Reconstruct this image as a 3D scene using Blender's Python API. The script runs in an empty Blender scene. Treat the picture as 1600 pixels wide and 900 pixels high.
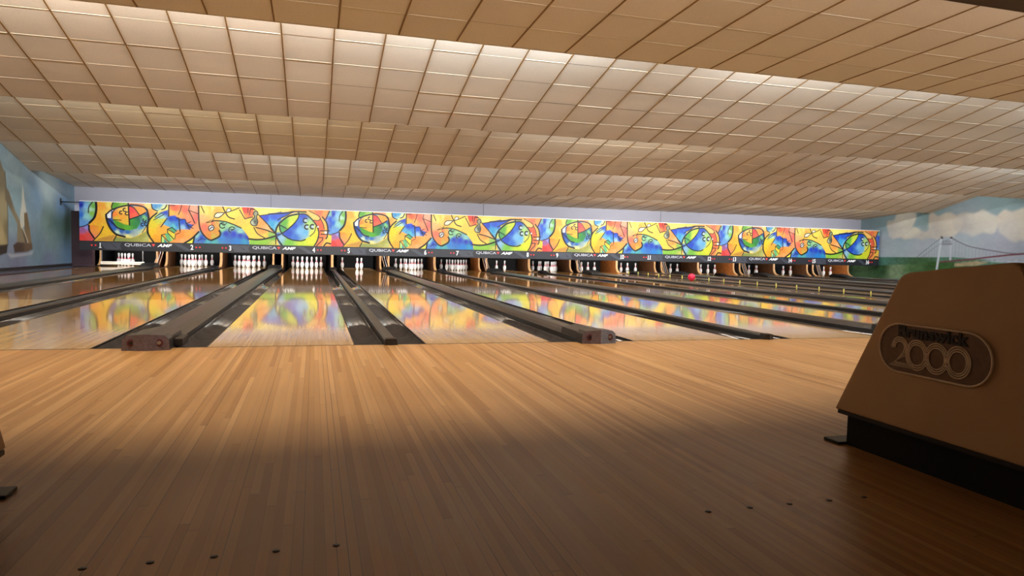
import bpy, bmesh, math, random
import numpy as np
from mathutils import Vector, Matrix
R = random.Random(7)
sc = bpy.context.scene
COL = sc.collection

# ------------------------------------------------------------------ camera, world, exposure, lamps
cam_d = bpy.data.cameras.new('camera'); cam = bpy.data.objects.new('camera', cam_d); COL.objects.link(cam)
cam_d.sensor_width = 36; cam_d.lens = 36 * 1081.54 / 1600; cam_d.clip_end = 200
_r = Vector((0.96128, -0.274538, 0.023862)); _u = Vector((-0.007864, 0.059225, 0.998214)); _f = Vector((0.275461, 0.959751, -0.054773))
cam.matrix_world = Matrix((( _r.x, _u.x, -_f.x, 0.7483), (_r.y, _u.y, -_f.y, -5.4796), (_r.z, _u.z, -_f.z, 0.7678), (0, 0, 0, 1)))
sc.camera = cam
w = bpy.data.worlds.new('world'); sc.world = w; w.use_nodes = True
w.node_tree.nodes['Background'].inputs[0].default_value = (0.05, 0.035, 0.025, 1)
w.node_tree.nodes['Background'].inputs[1].default_value = 0.3
sc.view_settings.view_transform = 'Standard'; sc.view_settings.look = 'None'
sc.view_settings.gamma = 1; sc.view_settings.use_curve_mapping = False
sc.view_settings.exposure = 0.0

def area(name, loc, size, power, color, direction):
    d = bpy.data.lights.new(name, 'AREA'); d.shape = 'RECTANGLE'; d.size, d.size_y = size; d.energy = power; d.color = color
    o = bpy.data.objects.new(name, d); COL.objects.link(o); o.location = loc
    dv = Vector(direction).normalized()
    z = -dv; x = Vector((1, 0, 0)) if abs(dv.x) < .9 else Vector((0, 1, 0)); y = z.cross(x).normalized(); x = y.cross(z)
    o.rotation_euler = Matrix((x, y, z)).transposed().to_euler()
    return o

# fluorescent tubes tucked behind every step of the saw-tooth ceiling: (y, z, power, direction)
WARM = (1.0, 0.80, 0.60); PINK = (1.0, 0.88, 0.78); YEL = (1.0, 0.90, 0.66); NEU = (0.97, 0.97, 1.0); COOL = (0.74, 0.88, 1.0)
WHT_ = (.93, 0.98, 1.0)
def mixc(a, b, t): return tuple(a[i] * (1 - t) + b[i] * t for i in range(3))
ROWS = [  # y, z, base power, direction, colours left to right
    (-1.17, 2.95, 38, (0, .5, -.86), (WARM, PINK, NEU, NEU)),
    (2.72, 3.62, 64, (0, 1, -.08), (PINK, NEU, COOL, COOL)),
    (7.04, 3.38, 56, (0, 1, -.05), (YEL, YEL, NEU, COOL)),
    (11.18, 3.22, 74, (0, 1, 0), (WHT_, WHT_, NEU, NEU)),
    (15.00, 2.555, 36, (0, 1, .16), (WHT_, WHT_, WHT_, WHT_)),
]
XL, XR = -6.17, 22.5
for ri, (ly, lz, pw, dr, cols) in enumerate(ROWS):
    rr = random.Random(20 + ri); n = 16
    for k in range(n):
        x = XL + 2.1 + k * (XR - XL - 4.0) / (n - 1); t = k / (n - 1) * 3; i = min(2, int(t)); c = mixc(cols[i], cols[i + 1], t - i)
        f = rr.choice((0.2, 0.75, 0.9, 1.1, 1.6)) if ri else rr.choice((.9, 1.0, 1.1))
        if ri and rr.random() < .35: c = mixc(c, COOL, .7)
        area('fluorescent_light', (x, ly, lz), (1.25, .10), pw * f, c, dr)
# added dim warm fill from the unseen rear, lifts foreground floor and hood
area('fill_light', (-2.0, -7.6, 2.6), (1.6, 1.0), 28, (1.0, 0.69, 0.43), (0, .3, -1))

# ------------------------------------------------------------------ helpers
def lin(c):
    c = [v / 255 for v in c]
    return tuple((v / 12.92 if v <= .04045 else ((v + .055) / 1.055) ** 2.4) for v in c)
def M(name, rgb, rough=.5, metal=0.0, emit=None, es=1, noise=0.0, nscale=20, spec=None):
    m = bpy.data.materials.new(name); m.use_nodes = True; nt = m.node_tree; b = nt.nodes['Principled BSDF']
    c = lin(rgb); b.inputs['Base Color'].default_value = (*c, 1); b.inputs['Roughness'].default_value = rough; b.inputs['Metallic'].default_value = metal
    if spec is not None: b.inputs['Specular IOR Level'].default_value = spec
    if emit: b.inputs['Emission Color'].default_value = (*lin(emit), 1); b.inputs['Emission Strength'].default_value = es
    if noise:
        tc = nt.nodes.new('ShaderNodeTexCoord'); nz = nt.nodes.new('ShaderNodeTexNoise'); nz.inputs['Scale'].default_value = nscale; nz.inputs['Detail'].default_value = 5
        nt.links.new(tc.outputs['Object'], nz.inputs['Vector'])
        mr = nt.nodes.new('ShaderNodeMapRange'); mr.inputs['From Min'].default_value = .3; mr.inputs['From Max'].default_value = .7
        mr.inputs['To Min'].default_value = 1 - noise; mr.inputs['To Max'].default_value = 1 + noise
        nt.links.new(nz.outputs['Fac'], mr.inputs['Value'])
        mx = nt.nodes.new('ShaderNodeVectorMath'); mx.operation = 'SCALE'; mx.inputs[0].default_value = c
        nt.links.new(mr.outputs['Result'], mx.inputs['Scale']); nt.links.new(mx.outputs['Vector'], b.inputs['Base Color'])
    return m

class MB:
    """collects shapes into one bmesh"""
    def __init__(s): s.bm = bmesh.new(); s.mats = []
    def mi(s, m):
        if m not in s.mats: s.mats.append(m)
        return s.mats.index(m)
    def face(s, pts, m, smooth=False):
        vs = [s.bm.verts.new(p) for p in pts]; f = s.bm.faces.new(vs); f.material_index = s.mi(m); f.smooth = smooth; return f
    def box(s, a, b, m, bev=0.0):
        x0, y0, z0 = a; x1, y1, z1 = b
        r = bmesh.ops.create_cube(s.bm, size=1); vs = r['verts']
        for v in vs: v.co = Vector(((x0 + x1) / 2 + v.co.x * (x1 - x0), (y0 + y1) / 2 + v.co.y * (y1 - y0), (z0 + z1) / 2 + v.co.z * (z1 - z0)))
        i = s.mi(m); fs = set(f for v in vs for f in v.link_faces)
        for f in fs: f.material_index = i
        if bev:
            es = list(set(e for f in fs for e in f.edges)); bmesh.ops.bevel(s.bm, geom=es, offset=bev, segments=2, affect='EDGES', profile=.6)
        return s
    def prism(s, prof, axis, a, b, m, bev=0.0, cap=True, smooth=False):
        """closed profile (list of 2-d points) swept along an axis from a to b"""
        def P(p, t):
            return {'x': (t, p[0], p[1]), 'y': (p[0], t, p[1]), 'z': (p[0], p[1], t)}[axis]
        A = [s.bm.verts.new(P(p, a)) for p in prof]; B = [s.bm.verts.new(P(p, b)) for p in prof]; n = len(prof); i = s.mi(m); fs = []
        for k in range(n):
            fs.append(s.bm.faces.new((A[k], A[(k + 1) % n], B[(k + 1) % n], B[k])))
        for f in fs: f.smooth = smooth
        if cap: fs.append(s.bm.faces.new(A[::-1])); fs.append(s.bm.faces.new(B))
        for f in fs: f.material_index = i
        if bev: bmesh.ops.bevel(s.bm, geom=list(set(e for f in fs for e in f.edges)), offset=bev, segments=3, affect='EDGES', profile=.6)
        return s
    def strip(s, prof, axis, a, b, m, smooth=True):
        """open profile swept (sheet)"""
        def P(p, t): return {'x': (t, p[0], p[1]), 'y': (p[0], t, p[1])}[axis]
        A = [s.bm.verts.new(P(p, a)) for p in prof]; B = [s.bm.verts.new(P(p, b)) for p in prof]; i = s.mi(m)
        for k in range(len(prof) - 1):
            f = s.bm.faces.new((A[k], A[k + 1], B[k + 1], B[k])); f.material_index = i; f.smooth = smooth
        return s
    def tube(s, pts, r, m, n=8, close=False):
        pts = [Vector(p) for p in pts]; rings = []; i = s.mi(m); N = len(pts)
        for k, p in enumerate(pts):
            if close: d = pts[(k + 1) % N] - pts[k - 1]
            else: d = pts[min(k + 1, N - 1)] - pts[max(k - 1, 0)]
            d.normalize(); u = d.orthogonal() if abs(d.x) > .9 else d.cross(Vector((1, 0, 0)))
            u.normalize(); v = d.cross(u)
            rr = r[k] if isinstance(r, (list, tuple)) else r
            rings.append([s.bm.verts.new(p + u * math.cos(t * 2 * math.pi / n) * rr + v * math.sin(t * 2 * math.pi / n) * rr) for t in range(n)])
        for k in range(N if close else N - 1):
            a, b = rings[k], rings[(k + 1) % N]
            for t in range(n):
                f = s.bm.faces.new((a[t], a[(t + 1) % n], b[(t + 1) % n], b[t])); f.material_index = i; f.smooth = True
        if not close:
            for ring, fl in ((rings[0], 1), (rings[-1], 0)):
                f = s.bm.faces.new(ring[::-1] if fl else ring); f.material_index = i
        return s
    def lathe(s, prof, m, n=20, at=(0, 0, 0), matfn=None):
        rings = []
        for z, r in prof: rings.append([s.bm.verts.new((at[0] + r * math.cos(2 * math.pi * t / n), at[1] + r * math.sin(2 * math.pi * t / n), at[2] + z)) for t in range(n)])
        for k in range(len(rings) - 1):
            mm = matfn((prof[k][0] + prof[k + 1][0]) / 2) if matfn else m
            for t in range(n):
                f = s.bm.faces.new((rings[k][t], rings[k][(t + 1) % n], rings[k + 1][(t + 1) % n], rings[k + 1][t])); f.material_index = s.mi(mm); f.smooth = True
        f = s.bm.faces.new(rings[0][::-1]); f.material_index = s.mi(m)
        f = s.bm.faces.new(rings[-1]); f.material_index = s.mi(m); f.smooth = True
        return s
    def build(s, name, parent=None, loc=None, recalc=True):
        if recalc: bmesh.ops.recalc_face_normals(s.bm, faces=s.bm.faces)
        me = bpy.data.meshes.new(name); s.bm.to_mesh(me); s.bm.free()
        for m in s.mats: me.materials.append(m)
        o = bpy.data.objects.new(name, me); COL.objects.link(o)
        if parent: o.parent = parent
        if loc: o.location = loc
        return o
def tag(o, label, cat, group=None):
    o['label'] = label; o['category'] = cat
    if group: o['group'] = group
    return o
def struct(o): o['kind'] = 'structure'; return o
def empty(name, loc=(0, 0, 0)):
    o = bpy.data.objects.new(name, None); COL.objects.link(o); o.location = loc; return o
def copy_tree(o, parent=None):
    c = o.copy(); COL.objects.link(c)
    if parent: c.parent = parent
    for ch in list(o.children): copy_tree(ch, c)
    return c
def text_mesh(name, body, size, mat, parent, mw, extrude=.003, sx=1.0, shear=0, offset=0, align='CENTER'):
    cu = bpy.data.curves.new('txt', 'FONT'); cu.body = body; cu.size = size; cu.extrude = extrude; cu.offset = offset; cu.shear = shear
    cu.align_x = align; cu.align_y = 'CENTER'; cu.resolution_u = 4
    t = bpy.data.objects.new('txt', cu); COL.objects.link(t)
    bpy.context.view_layer.update()
    me = bpy.data.meshes.new_from_object(t.evaluated_get(bpy.context.evaluated_depsgraph_get()))
    bpy.data.objects.remove(t); me.name = name
    me.transform(mw @ Matrix.Diagonal((sx, 1, 1, 1))); me.materials.clear(); me.materials.append(mat)
    o = bpy.data.objects.new(name, me); COL.objects.link(o)
    if parent: o.parent = parent
    return o

# ------------------------------------------------------------------ painting onto panels (printed artwork and murals as vertex colours)
class Canvas:
    def __init__(s, x0, x1, y0, y1, nx, ny):
        s.xs = np.linspace(x0, x1, nx); s.ys = np.linspace(y0, y1, ny); s.X, s.Y = np.meshgrid(s.xs, s.ys); s.nx, s.ny = nx, ny
        s.C = np.zeros((ny, nx, 3)); s.rng = np.random.RandomState(3); s.px = (x1 - x0) / nx
        s.map = lambda p: p
    def noise(s, fx, fy):
        g = s.rng.rand(int(fy) + 3, int(fx) + 3)
        u = (s.X - s.xs[0]) / (s.xs[-1] - s.xs[0]) * fx; v = (s.Y - s.ys[0]) / (s.ys[-1] - s.ys[0]) * fy
        i = np.floor(u).astype(int); j = np.floor(v).astype(int); a = u - i; b = v - j; a = a * a * (3 - 2 * a); b = b * b * (3 - 2 * b)
        return (g[j, i] * (1 - a) + g[j, i + 1] * a) * (1 - b) + (g[j + 1, i] * (1 - a) + g[j + 1, i + 1] * a) * b
    def grad(s, anchors, power=3):
        W = 0; A = 0
        for x, y, c in anchors:
            x, y = s.map((x, y)); w_ = 1 / ((s.X - x) ** 2 + (s.Y - y) ** 2 + 1e-5) ** (power / 2)
            W = W + w_; A = A + w_[..., None] * np.array(lin(c))
        return A / W[..., None]
    def mask(s, poly, soft=0.0):
        P = [s.map(p) for p in poly]; n = len(P); ins = np.zeros(s.X.shape, bool); D = np.full(s.X.shape, 1e9)
        for k in range(n):
            (x0, y0), (x1, y1) = P[k], P[(k + 1) % n]
            c = ((y0 > s.Y) != (y1 > s.Y)); 
            with np.errstate(divide='ignore', invalid='ignore'):
                xx = (x1 - x0) * (s.Y - y0) / (y1 - y0 if y1 != y0 else 1e-9) + x0
            ins ^= c & (s.X < xx)
            D = np.minimum(D, s.dist((x0, y0), (x1, y1)))
        sd = np.where(ins, D, -D); q = max(soft, s.px)
        return np.clip(sd / q + .5, 0, 1)
    def dist(s, a, b):
        dx, dy = b[0] - a[0], b[1] - a[1]; L = dx * dx + dy * dy + 1e-12
        t = np.clip(((s.X - a[0]) * dx + (s.Y - a[1]) * dy) / L, 0, 1)
        return np.hypot(s.X - a[0] - t * dx, s.Y - a[1] - t * dy)
    def fill(s, poly, anchors, soft=0.0, alpha=1.0, smooth=False):
        if smooth: poly = cr(poly, True)
        if isinstance(anchors, tuple): col = np.array(lin(anchors))
        elif len(anchors) == 1: col = np.array(lin(anchors[0][2]))
        else: col = s.grad(anchors)
        m = (s.mask(poly, soft) * alpha)[..., None]; s.C = s.C * (1 - m) + col * m
    def base(s, anchors): s.C = s.grad(anchors)
    def stroke(s, pts, width, col=(14, 14, 18), alpha=1.0, smooth=True):
        if smooth and len(pts) > 2: pts = cr(pts)
        P = [s.map(p) for p in pts]; D = np.full(s.X.shape, 1e9)
        for a, b in zip(P[:-1], P[1:]): D = np.minimum(D, s.dist(a, b))
        m = (np.clip((width / 2 - D) / s.px + .5, 0, 1) * alpha)[..., None]; s.C = s.C * (1 - m) + np.array(lin(col)) * m
    def ring(s, c, r, width, a0=0, a1=360, col=(14, 14, 18)):
        s.stroke([(c[0] + r * math.cos(math.radians(a0 + (a1 - a0) * k / 12)), c[1] + r * math.sin(math.radians(a0 + (a1 - a0) * k / 12))) for k in range(13)], width, col, smooth=False)
    def mesh(s, name, fn, mat, parent=None, flip=False):
        """fn maps canvas coordinates to 3-d"""
        me = bpy.data.meshes.new(name); nx, ny = s.nx, s.ny
        V = np.array(fn(s.X.ravel(), s.Y.ravel())).T.reshape(-1, 3)
        idx = np.arange(nx * ny).reshape(ny, nx)
        q = np.stack([idx[:-1, :-1], idx[:-1, 1:], idx[1:, 1:], idx[1:, :-1]], -1).reshape(-1, 4)
        if flip: q = q[:, ::-1]
        me.vertices.add(len(V)); me.vertices.foreach_set('co', V.ravel().astype('f'))
        me.loops.add(q.size); me.loops.foreach_set('vertex_index', q.ravel().astype('i'))
        me.polygons.add(len(q)); me.polygons.foreach_set('loop_start', np.arange(0, q.size, 4, dtype='i')); me.update(calc_edges=True)
        at = me.color_attributes.new('paint', 'FLOAT_COLOR', 'POINT')
        c4 = np.ones((nx * ny, 4), 'f'); c4[:, :3] = np.clip(s.C.reshape(-1, 3), 0, 1); at.data.foreach_set('color', c4.ravel())
        me.materials.append(mat); o = bpy.data.objects.new(name, me); COL.objects.link(o)
        if parent: o.parent = parent
        return o
def cr(pts, closed=False, n=5):
    P = [np.array(p, float) for p in pts]; out = []; N = len(P)
    rng_ = range(N) if closed else range(N - 1)
    for k in rng_:
        p1, p2 = P[k], P[(k + 1) % N]
        p0 = P[k - 1] if (k > 0 or closed) else 2 * p1 - p2
        p3 = P[(k + 2) % N] if (closed or k + 2 < N) else 2 * p2 - p1
        for t in np.arange(n) / n: out.append(tuple(.5 * ((2 * p1) + (-p0 + p2) * t + (2 * p0 - 5 * p1 + 4 * p2 - p3) * t * t + (-p0 + 3 * p1 - 3 * p2 + p3) * t ** 3)))
    if not closed: out.append(tuple(P[-1]))
    return out
def paint_mat(name, rough=.45, spec=.5):
    m = bpy.data.materials.new(name); m.use_nodes = True; nt = m.node_tree; b = nt.nodes['Principled BSDF']; b.inputs['Roughness'].default_value = rough
    b.inputs['Specular IOR Level'].default_value = spec
    a = nt.nodes.new('ShaderNodeVertexColor'); a.layer_name = 'paint'; nt.links.new(a.outputs['Color'], b.inputs['Base Color']); return m

# ------------------------------------------------------------------ wood
def wood(name, tones, board=.0272, length=1.1, rough=.3, gap_dark=.45, seed=0.0, stain=.12, spec=.5, gaps=True, big=True):
    m = bpy.data.materials.new(name); m.use_nodes = True; nt = m.node_tree; N = nt.nodes; L = nt.links; b = N['Principled BSDF']
    def node(t, **k):
        n = N.new(t)
        for a, v in k.items(): setattr(n, a, v)
        return n
    def math_(op, a, bb=None, c=None):
        n = node('ShaderNodeMath', operation=op)
        for i, v in enumerate((a, bb, c)):
            if v is None: continue
            if isinstance(v, (int, float)): n.inputs[i].default_value = v
            else: L.new(v, n.inputs[i])
        return n.outputs[0]
    geo = node('ShaderNodeNewGeometry'); sep = node('ShaderNodeSeparateXYZ'); L.new(geo.outputs['Position'], sep.inputs[0])
    bx = math_('DIVIDE', math_('ADD', sep.outputs[0], 50 + seed), board); bi = math_('FLOOR', bx)
    wn = node('ShaderNodeTexWhiteNoise', noise_dimensions='1D'); L.new(bi, wn.inputs['W'])
    sy = math_('ADD', math_('DIVIDE', sep.outputs[1], length), math_('MULTIPLY', wn.outputs['Value'], 17.3)); si = math_('FLOOR', sy)
    cv = node('ShaderNodeCombineXYZ'); L.new(bi, cv.inputs[0]); L.new(si, cv.inputs[1])
    w2 = node('ShaderNodeTexWhiteNoise', noise_dimensions='2D'); L.new(cv.outputs[0], w2.inputs['Vector'])
    rp = node('ShaderNodeValToRGB'); cr_ = rp.color_ramp
    while len(cr_.elements) < len(tones): cr_.elements.new(.5)
    for i, t in enumerate(tones): cr_.elements[i].position = i / (len(tones) - 1); cr_.elements[i].color = (*lin(t), 1)
    L.new(w2.outputs['Value'], rp.inputs[0])
    # grain along the board
    mp = node('ShaderNodeCombineXYZ'); L.new(math_('MULTIPLY', sep.outputs[0], 60), mp.inputs[0]); L.new(math_('MULTIPLY', sep.outputs[1], 2.2), mp.inputs[1]); L.new(math_('MULTIPLY', w2.outputs['Value'], 30), mp.inputs[2])
    gn = node('ShaderNodeTexNoise'); gn.inputs['Scale'].default_value = 1.0; gn.inputs['Detail'].default_value = 4; L.new(mp.outputs[0], gn.inputs['Vector'])
    g = node('ShaderNodeMapRange'); g.inputs['From Min'].default_value = .3; g.inputs['From Max'].default_value = .7; g.inputs['To Min'].default_value = 1 - stain; g.inputs['To Max'].default_value = 1 + stain; L.new(gn.outputs['Fac'], g.inputs['Value'])
    # broad wear patches
    wv = node('ShaderNodeTexNoise'); wv.inputs['Scale'].default_value = .9; wv.inputs['Detail'].default_value = 3; L.new(geo.outputs['Position'], wv.inputs['Vector'])
    wr = node('ShaderNodeMapRange'); wr.inputs['From Min'].default_value = .3; wr.inputs['From Max'].default_value = .7; wr.inputs['To Min'].default_value = .9; wr.inputs['To Max'].default_value = 1.08; L.new(wv.outputs['Fac'], wr.inputs['Value'])
    fac = math_('MULTIPLY', g.outputs[0], wr.outputs[0])
    if gaps:
        fx = math_('FRACT', bx); e = math_('LESS_THAN', math_('ABSOLUTE', math_('SUBTRACT', fx, .5)), .46)      # 1 inside, 0 in the joint
        wn2 = node('ShaderNodeTexWhiteNoise', noise_dimensions='1D'); L.new(math_('FLOOR', math_('ADD', bx, .5)), wn2.inputs['W'])
        strength = math_('MULTIPLY', math_('POWER', wn2.outputs['Value'], 2.0), gap_dark * 1.5)
        fy = math_('LESS_THAN', math_('ABSOLUTE', math_('SUBTRACT', math_('FRACT', sy), .5)), .4985)
        k1 = math_('SUBTRACT', 1.0, math_('MULTIPLY', math_('SUBTRACT', 1.0, e), strength))
        k2 = math_('SUBTRACT', 1.0, math_('MULTIPLY', math_('SUBTRACT', 1.0, fy), .35))
        fac = math_('MULTIPLY', fac, math_('MULTIPLY', k1, k2))
    sc_ = node('ShaderNodeVectorMath', operation='SCALE'); L.new(rp.outputs[0], sc_.inputs[0]); L.new(fac, sc_.inputs['Scale']); L.new(sc_.outputs[0], b.inputs['Base Color'])
    b.inputs['Roughness'].default_value = rough; b.inputs['Specular IOR Level'].default_value = spec
    rn = node('ShaderNodeMapRange'); rn.inputs['To Min'].default_value = rough * .8; rn.inputs['To Max'].default_value = rough * 1.25; L.new(gn.outputs['Fac'], rn.inputs['Value']); L.new(rn.outputs[0], b.inputs['Roughness'])
    return m

APPROACH = wood('approach_maple', [(160, 114, 62), (178, 133, 78), (182, 137, 82), (186, 141, 86), (200, 157, 101)], length=2.2, rough=.34, gap_dark=.6, stain=.07)
LANE = wood('lane_maple', [(198, 160, 104), (203, 166, 109), (207, 170, 113), (213, 178, 121)], length=2.2, rough=.055, gap_dark=.22, seed=3.1, stain=.08, spec=.62)
PINE = wood('lane_pine', [(140, 98, 50), (156, 112, 60), (164, 120, 66), (150, 106, 54)], length=3.0, rough=.05, gap_dark=.22, seed=1.7, stain=.08, spec=.62)
BLACK = M('black_plastic', (10, 10, 12), .45)
PIT = M('pit_black', (7, 7, 9), .8)
GUT = M('gutter_grey', (66, 64, 63), .07, noise=.22, nscale=6)
GUTE = M('gutter_edge', (22, 18, 18), .4)
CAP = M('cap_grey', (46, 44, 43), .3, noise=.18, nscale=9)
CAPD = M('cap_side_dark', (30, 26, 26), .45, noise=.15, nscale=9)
PLATE = M('cast_plate_violet', (104, 92, 98), .45, .3, noise=.25, nscale=60)
PLATEB = M('cast_plate_blue', (118, 124, 138), .45, .3, noise=.2, nscale=60)
BOLT = M('bolt_maroon', (92, 50, 58), .35, .4)
WHITEW = M('lavender_wall', (178, 176, 188), .8, noise=.02, nscale=2)
PINW = M('pin_white', (240, 240, 240), .25)
PINR = M('pin_red', (214, 88, 100), .3)
BEAM = M('dark_brown_beam', (52, 26, 16), .6, noise=.1, nscale=8)
REAR = M('lounge_wall', (120, 86, 60), .8, noise=.1, nscale=3)
STEEL = M('galvanised_steel', (150, 150, 150), .35, .8)
YEL_M = M('yellow_post', (214, 204, 96), .4)
WOODE = M('kickback_edge_tan', (206, 160, 108), .5, noise=.15, nscale=30)
WOODO = M('kickback_orange', (176, 104, 48), .5, noise=.25, nscale=12)
WOODR = M('kickback_black_brown', (44, 32, 28), .5, noise=.3, nscale=12)
WOODB = M('kickback_brown', (104, 66, 38), .5, noise=.35, nscale=12)

# ------------------------------------------------------------------ layout
LW, GW, GN, PITCH = 1.054, .7718, .5665, 3.446
def lane_left(n):
    x = 0.0
    if n >= 4:
        for k in range(4, n): x += LW + (GN if k % 2 == 0 else GW)
    else:
        for k in range(n, 4): x -= LW + (GN if k % 2 == 0 else GW)
    return x

U0_ = -5.62
# ------------------------------------------------------------------ setting
fl = struct(MB().box((XL, -9, -.06), (XR, 0, 0), APPROACH).build('floor')); fl['label'] = 'narrow-board maple approach in front of the foul line'
struct(MB().box((XL, 0, -.30), (XR, 21.2, -.16), PIT).build('floor'))
m = MB(); m.box((XL, -.003, -.155), (XR, .014, .0006), M('foul_line_black', (26, 20, 16), .5)); struct(m.build('trim_1'))
# inlaid guide dots
DOT = M('guide_dot_walnut', (40, 18, 10), .4)
for gx in (.234, .377, .519, .663, .809, 1.890, 2.034, 2.176, 2.324, 2.458):
    g = MB(); g.lathe([(0, .0095), (.0012, .0095)], DOT, 12, at=(0, 0, 0)); g.build('guide_dot', fl, (gx, -3.69, 0))
# ledges beside the outer lanes
struct(MB().box((XL, 0, -.16), (lane_left(1) - .25, 19.9, -.0), M('dark_ledge', (46, 34, 38), .25, noise=.2)).build('trim_2'))
struct(MB().box((lane_left(16) + LW + .25, 0, -.16), (XR, 19.9, 0), M('dark_ledge_right', (46, 40, 38), .4, noise=.2)).build('trim_3'))

# walls
struct(MB().box((XL - .1, 18.2, 1.25), (XR + .1, 18.34, 3.2), WHITEW).build('wall_back'))
m = MB()
for x in (-.6, 6.43, 13.3): m.box((x, 18.19, 1.3), (x + .012, 18.2, 2.6), M('panel_joint', (120, 118, 128), .8))
struct(m.build('trim_4'))
struct(MB().box((XL - .1, -9.1, 0), (XR + .1, -9, 3.6), REAR).build('wall_rear'))
struct(MB().box((XL - .12, -9, -.3), (XL, 10.0, 4.2), M('left_wall_paint', (112, 130, 140), .8, noise=.08)).build('wall_left'))
struct(MB().box((XR, -9, -.3), (XR + .12, 8.5, 4.2), M('right_wall_paint', (140, 158, 164), .8, noise=.08)).build('wall_right'))
MUR = paint_mat('mural_paint', .75, .25)
# left mural: sailing boats on a misty sea
c = Canvas(10.0, 21.3, -.3, 4.2, 420, 170)
c.base([(12, 3.4, (150, 178, 190)), (14, 2.6, (150, 176, 182)), (16, 2.2, (170, 194, 200)), (18, 2.3, (140, 176, 200)), (15.3, 1.9, (120, 160, 196)), (17.2, 1.75, (98, 142, 186)), (14, 1.5, (132, 166, 178)), (12, 1.8, (120, 158, 180)),
        (16, 1.25, (108, 136, 132)), (17.5, 1.2, (84, 110, 110)), (16.2, .8, (108, 138, 142)), (15.4, .5, (104, 136, 154)), (17.6, .5, (84, 122, 158)), (14, .15, (118, 122, 150)), (16, .1, (112, 122, 156)), (12, .2, (116, 116, 144)), (20, 1, (80, 100, 110))])
n1 = c.noise(40, 22) * .6 + c.noise(120, 60) * .4
c.C *= (.80 + .26 * n1)[..., None]; c.C = c.C * .8 + c.C.mean(axis=2, keepdims=True) * .2
c.fill([(14.8, 2.5), (15.5, 2.05), (16.6, 2.0), (17.6, 2.1), (16.8, 2.4), (15.6, 2.5)], (188, 206, 208), soft=.5, alpha=.6)
c.fill([(16.4, 1.45), (17.6, 1.5), (18.1, 1.2), (17.9, .7), (16.8, .75), (16.1, 1.1)], (58, 86, 74), soft=.5, alpha=.7)
c.fill([(13.42, .4), (13.8, .38), (14.6, .4), (15.0, .46), (14.9, .36), (13.6, .3)], (190, 190, 190), soft=.06, alpha=.6)
TANS = [(13.1, 2.2, (120, 110, 88)), (13.3, 1.4, (152, 140, 108)), (13.1, .8, (168, 152, 112)), (13.4, 1.0, (126, 112, 82))]
c.fill([(12.2, .5), (12.4, 1.6), (13.0, 2.7), (13.20, 2.42), (13.37, 2.28), (13.47, 1.4), (13.44, .6)], TANS, soft=.02)
c.fill([(12.0, .56), (13.44, .62), (13.40, .42), (12.6, .30), (12.0, .36)], (52, 42, 38), soft=.02)
c.stroke([(13.36, 2.3), (13.47, 1.4), (13.45, .6)], .03, (60, 54, 48))
c.fill([(13.34, 2.0), (13.56, 1.86), (13.9, 1.42), (14.28, 1.09), (14.66, .70), (14.50, .64), (14.05, 1.08), (13.55, 1.5), (13.34, 1.66)], [(13.5, 1.8, (110, 100, 82)), (14, 1.2, (136, 122, 96)), (14.6, .7, (84, 72, 60))], soft=.03)
c.fill([(14.36, 2.12), (14.46, 1.76), (14.60, 1.37), (14.5, 1.1), (14.2, .98), (14.17, 1.3), (14.28, 1.6)], (196, 196, 184), soft=.03)
c.fill([(14.43, 1.40), (14.62, 1.42), (14.79, .98), (14.90, .6), (14.62, .62), (14.44, .97)], [(14.55, 1.3, (110, 92, 66)), (14.8, .7, (124, 104, 78))], soft=.03)
c.fill([(13.98, .66), (14.02, 1.1), (14.12, 1.2), (14.5, .64)], (128, 116, 92), soft=.03)
c.stroke([(14.2, 1.15), (14.45, .9), (14.66, .66)], .03, (206, 202, 186))
c.fill([(13.75, .60), (13.98, .67), (14.9, .65), (14.94, .50), (14.57, .43), (13.83, .42)], [(14, .55, (70, 52, 44)), (14.8, .55, (98, 78, 62))], soft=.02)
c.C *= .66
struct(c.mesh('wall_left', lambda a, b: (np.full_like(a, XL), a, b), MUR))
struct(MB().box((XL - .12, 10.0, -.3), (XL - .01, 21.3, 4.2), REAR).build('wall_left'))
# right mural: suspension bridge, hills and clouds
c = Canvas(8.5, 21.3, -.3, 4.2, 460, 200)
c.base([(17, 2.3, (128, 152, 156)), (15, 2.6, (124, 152, 154)), (12, 3.0, (112, 136, 138)), (13.5, 1.5, (146, 158, 166)), (17, 1.4, (144, 156, 164)), (12, 1.2, (146, 152, 164)), (15, 1.1, (150, 160, 170)), (9.5, 2.4, (130, 150, 156)), (9.5, 1.2, (146, 156, 166)), (20, 2, (124, 148, 152))])
cl = lambda P, a=.95: c.fill([(y + .05 * math.sin(7 * y + 3 * z), z + .05 * math.sin(9 * y)) for y, z in cr(P, True, 6)], [(P[0][0], P[0][1], (186, 178, 164)), (P[2][0], P[2][1], (196, 190, 174)), (P[-1][0], P[-1][1], (174, 172, 166))], soft=.10, alpha=a)
cl([(16.87, 2.2), (16.5, 2.35), (16.3, 2.54), (15.8, 2.62), (15.45, 2.45), (15.5, 2.1), (15.8, 1.75), (16.3, 1.6), (16.8, 1.8)])
cl([(16.5, 1.6), (16.0, 1.75), (15.5, 1.95), (14.9, 1.8), (14.0, 1.75), (13.9, 1.6), (15.2, 1.55)])
cl([(14.95, 2.4), (14.5, 2.42), (13.9, 2.4), (13.5, 2.1), (13.7, 1.75), (14.3, 1.6), (14.85, 1.75)])
cl([(14.0, 2.35), (13.4, 2.4), (12.9, 2.48), (12.3, 2.3), (12.3, 1.8), (13.0, 1.66), (13.6, 1.75)], .8)
cl([(12.3, 2.3), (11.7, 2.45), (10.9, 2.4), (10.4, 2.0), (10.9, 1.5), (11.6, 1.45), (12.1, 1.7)])
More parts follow.
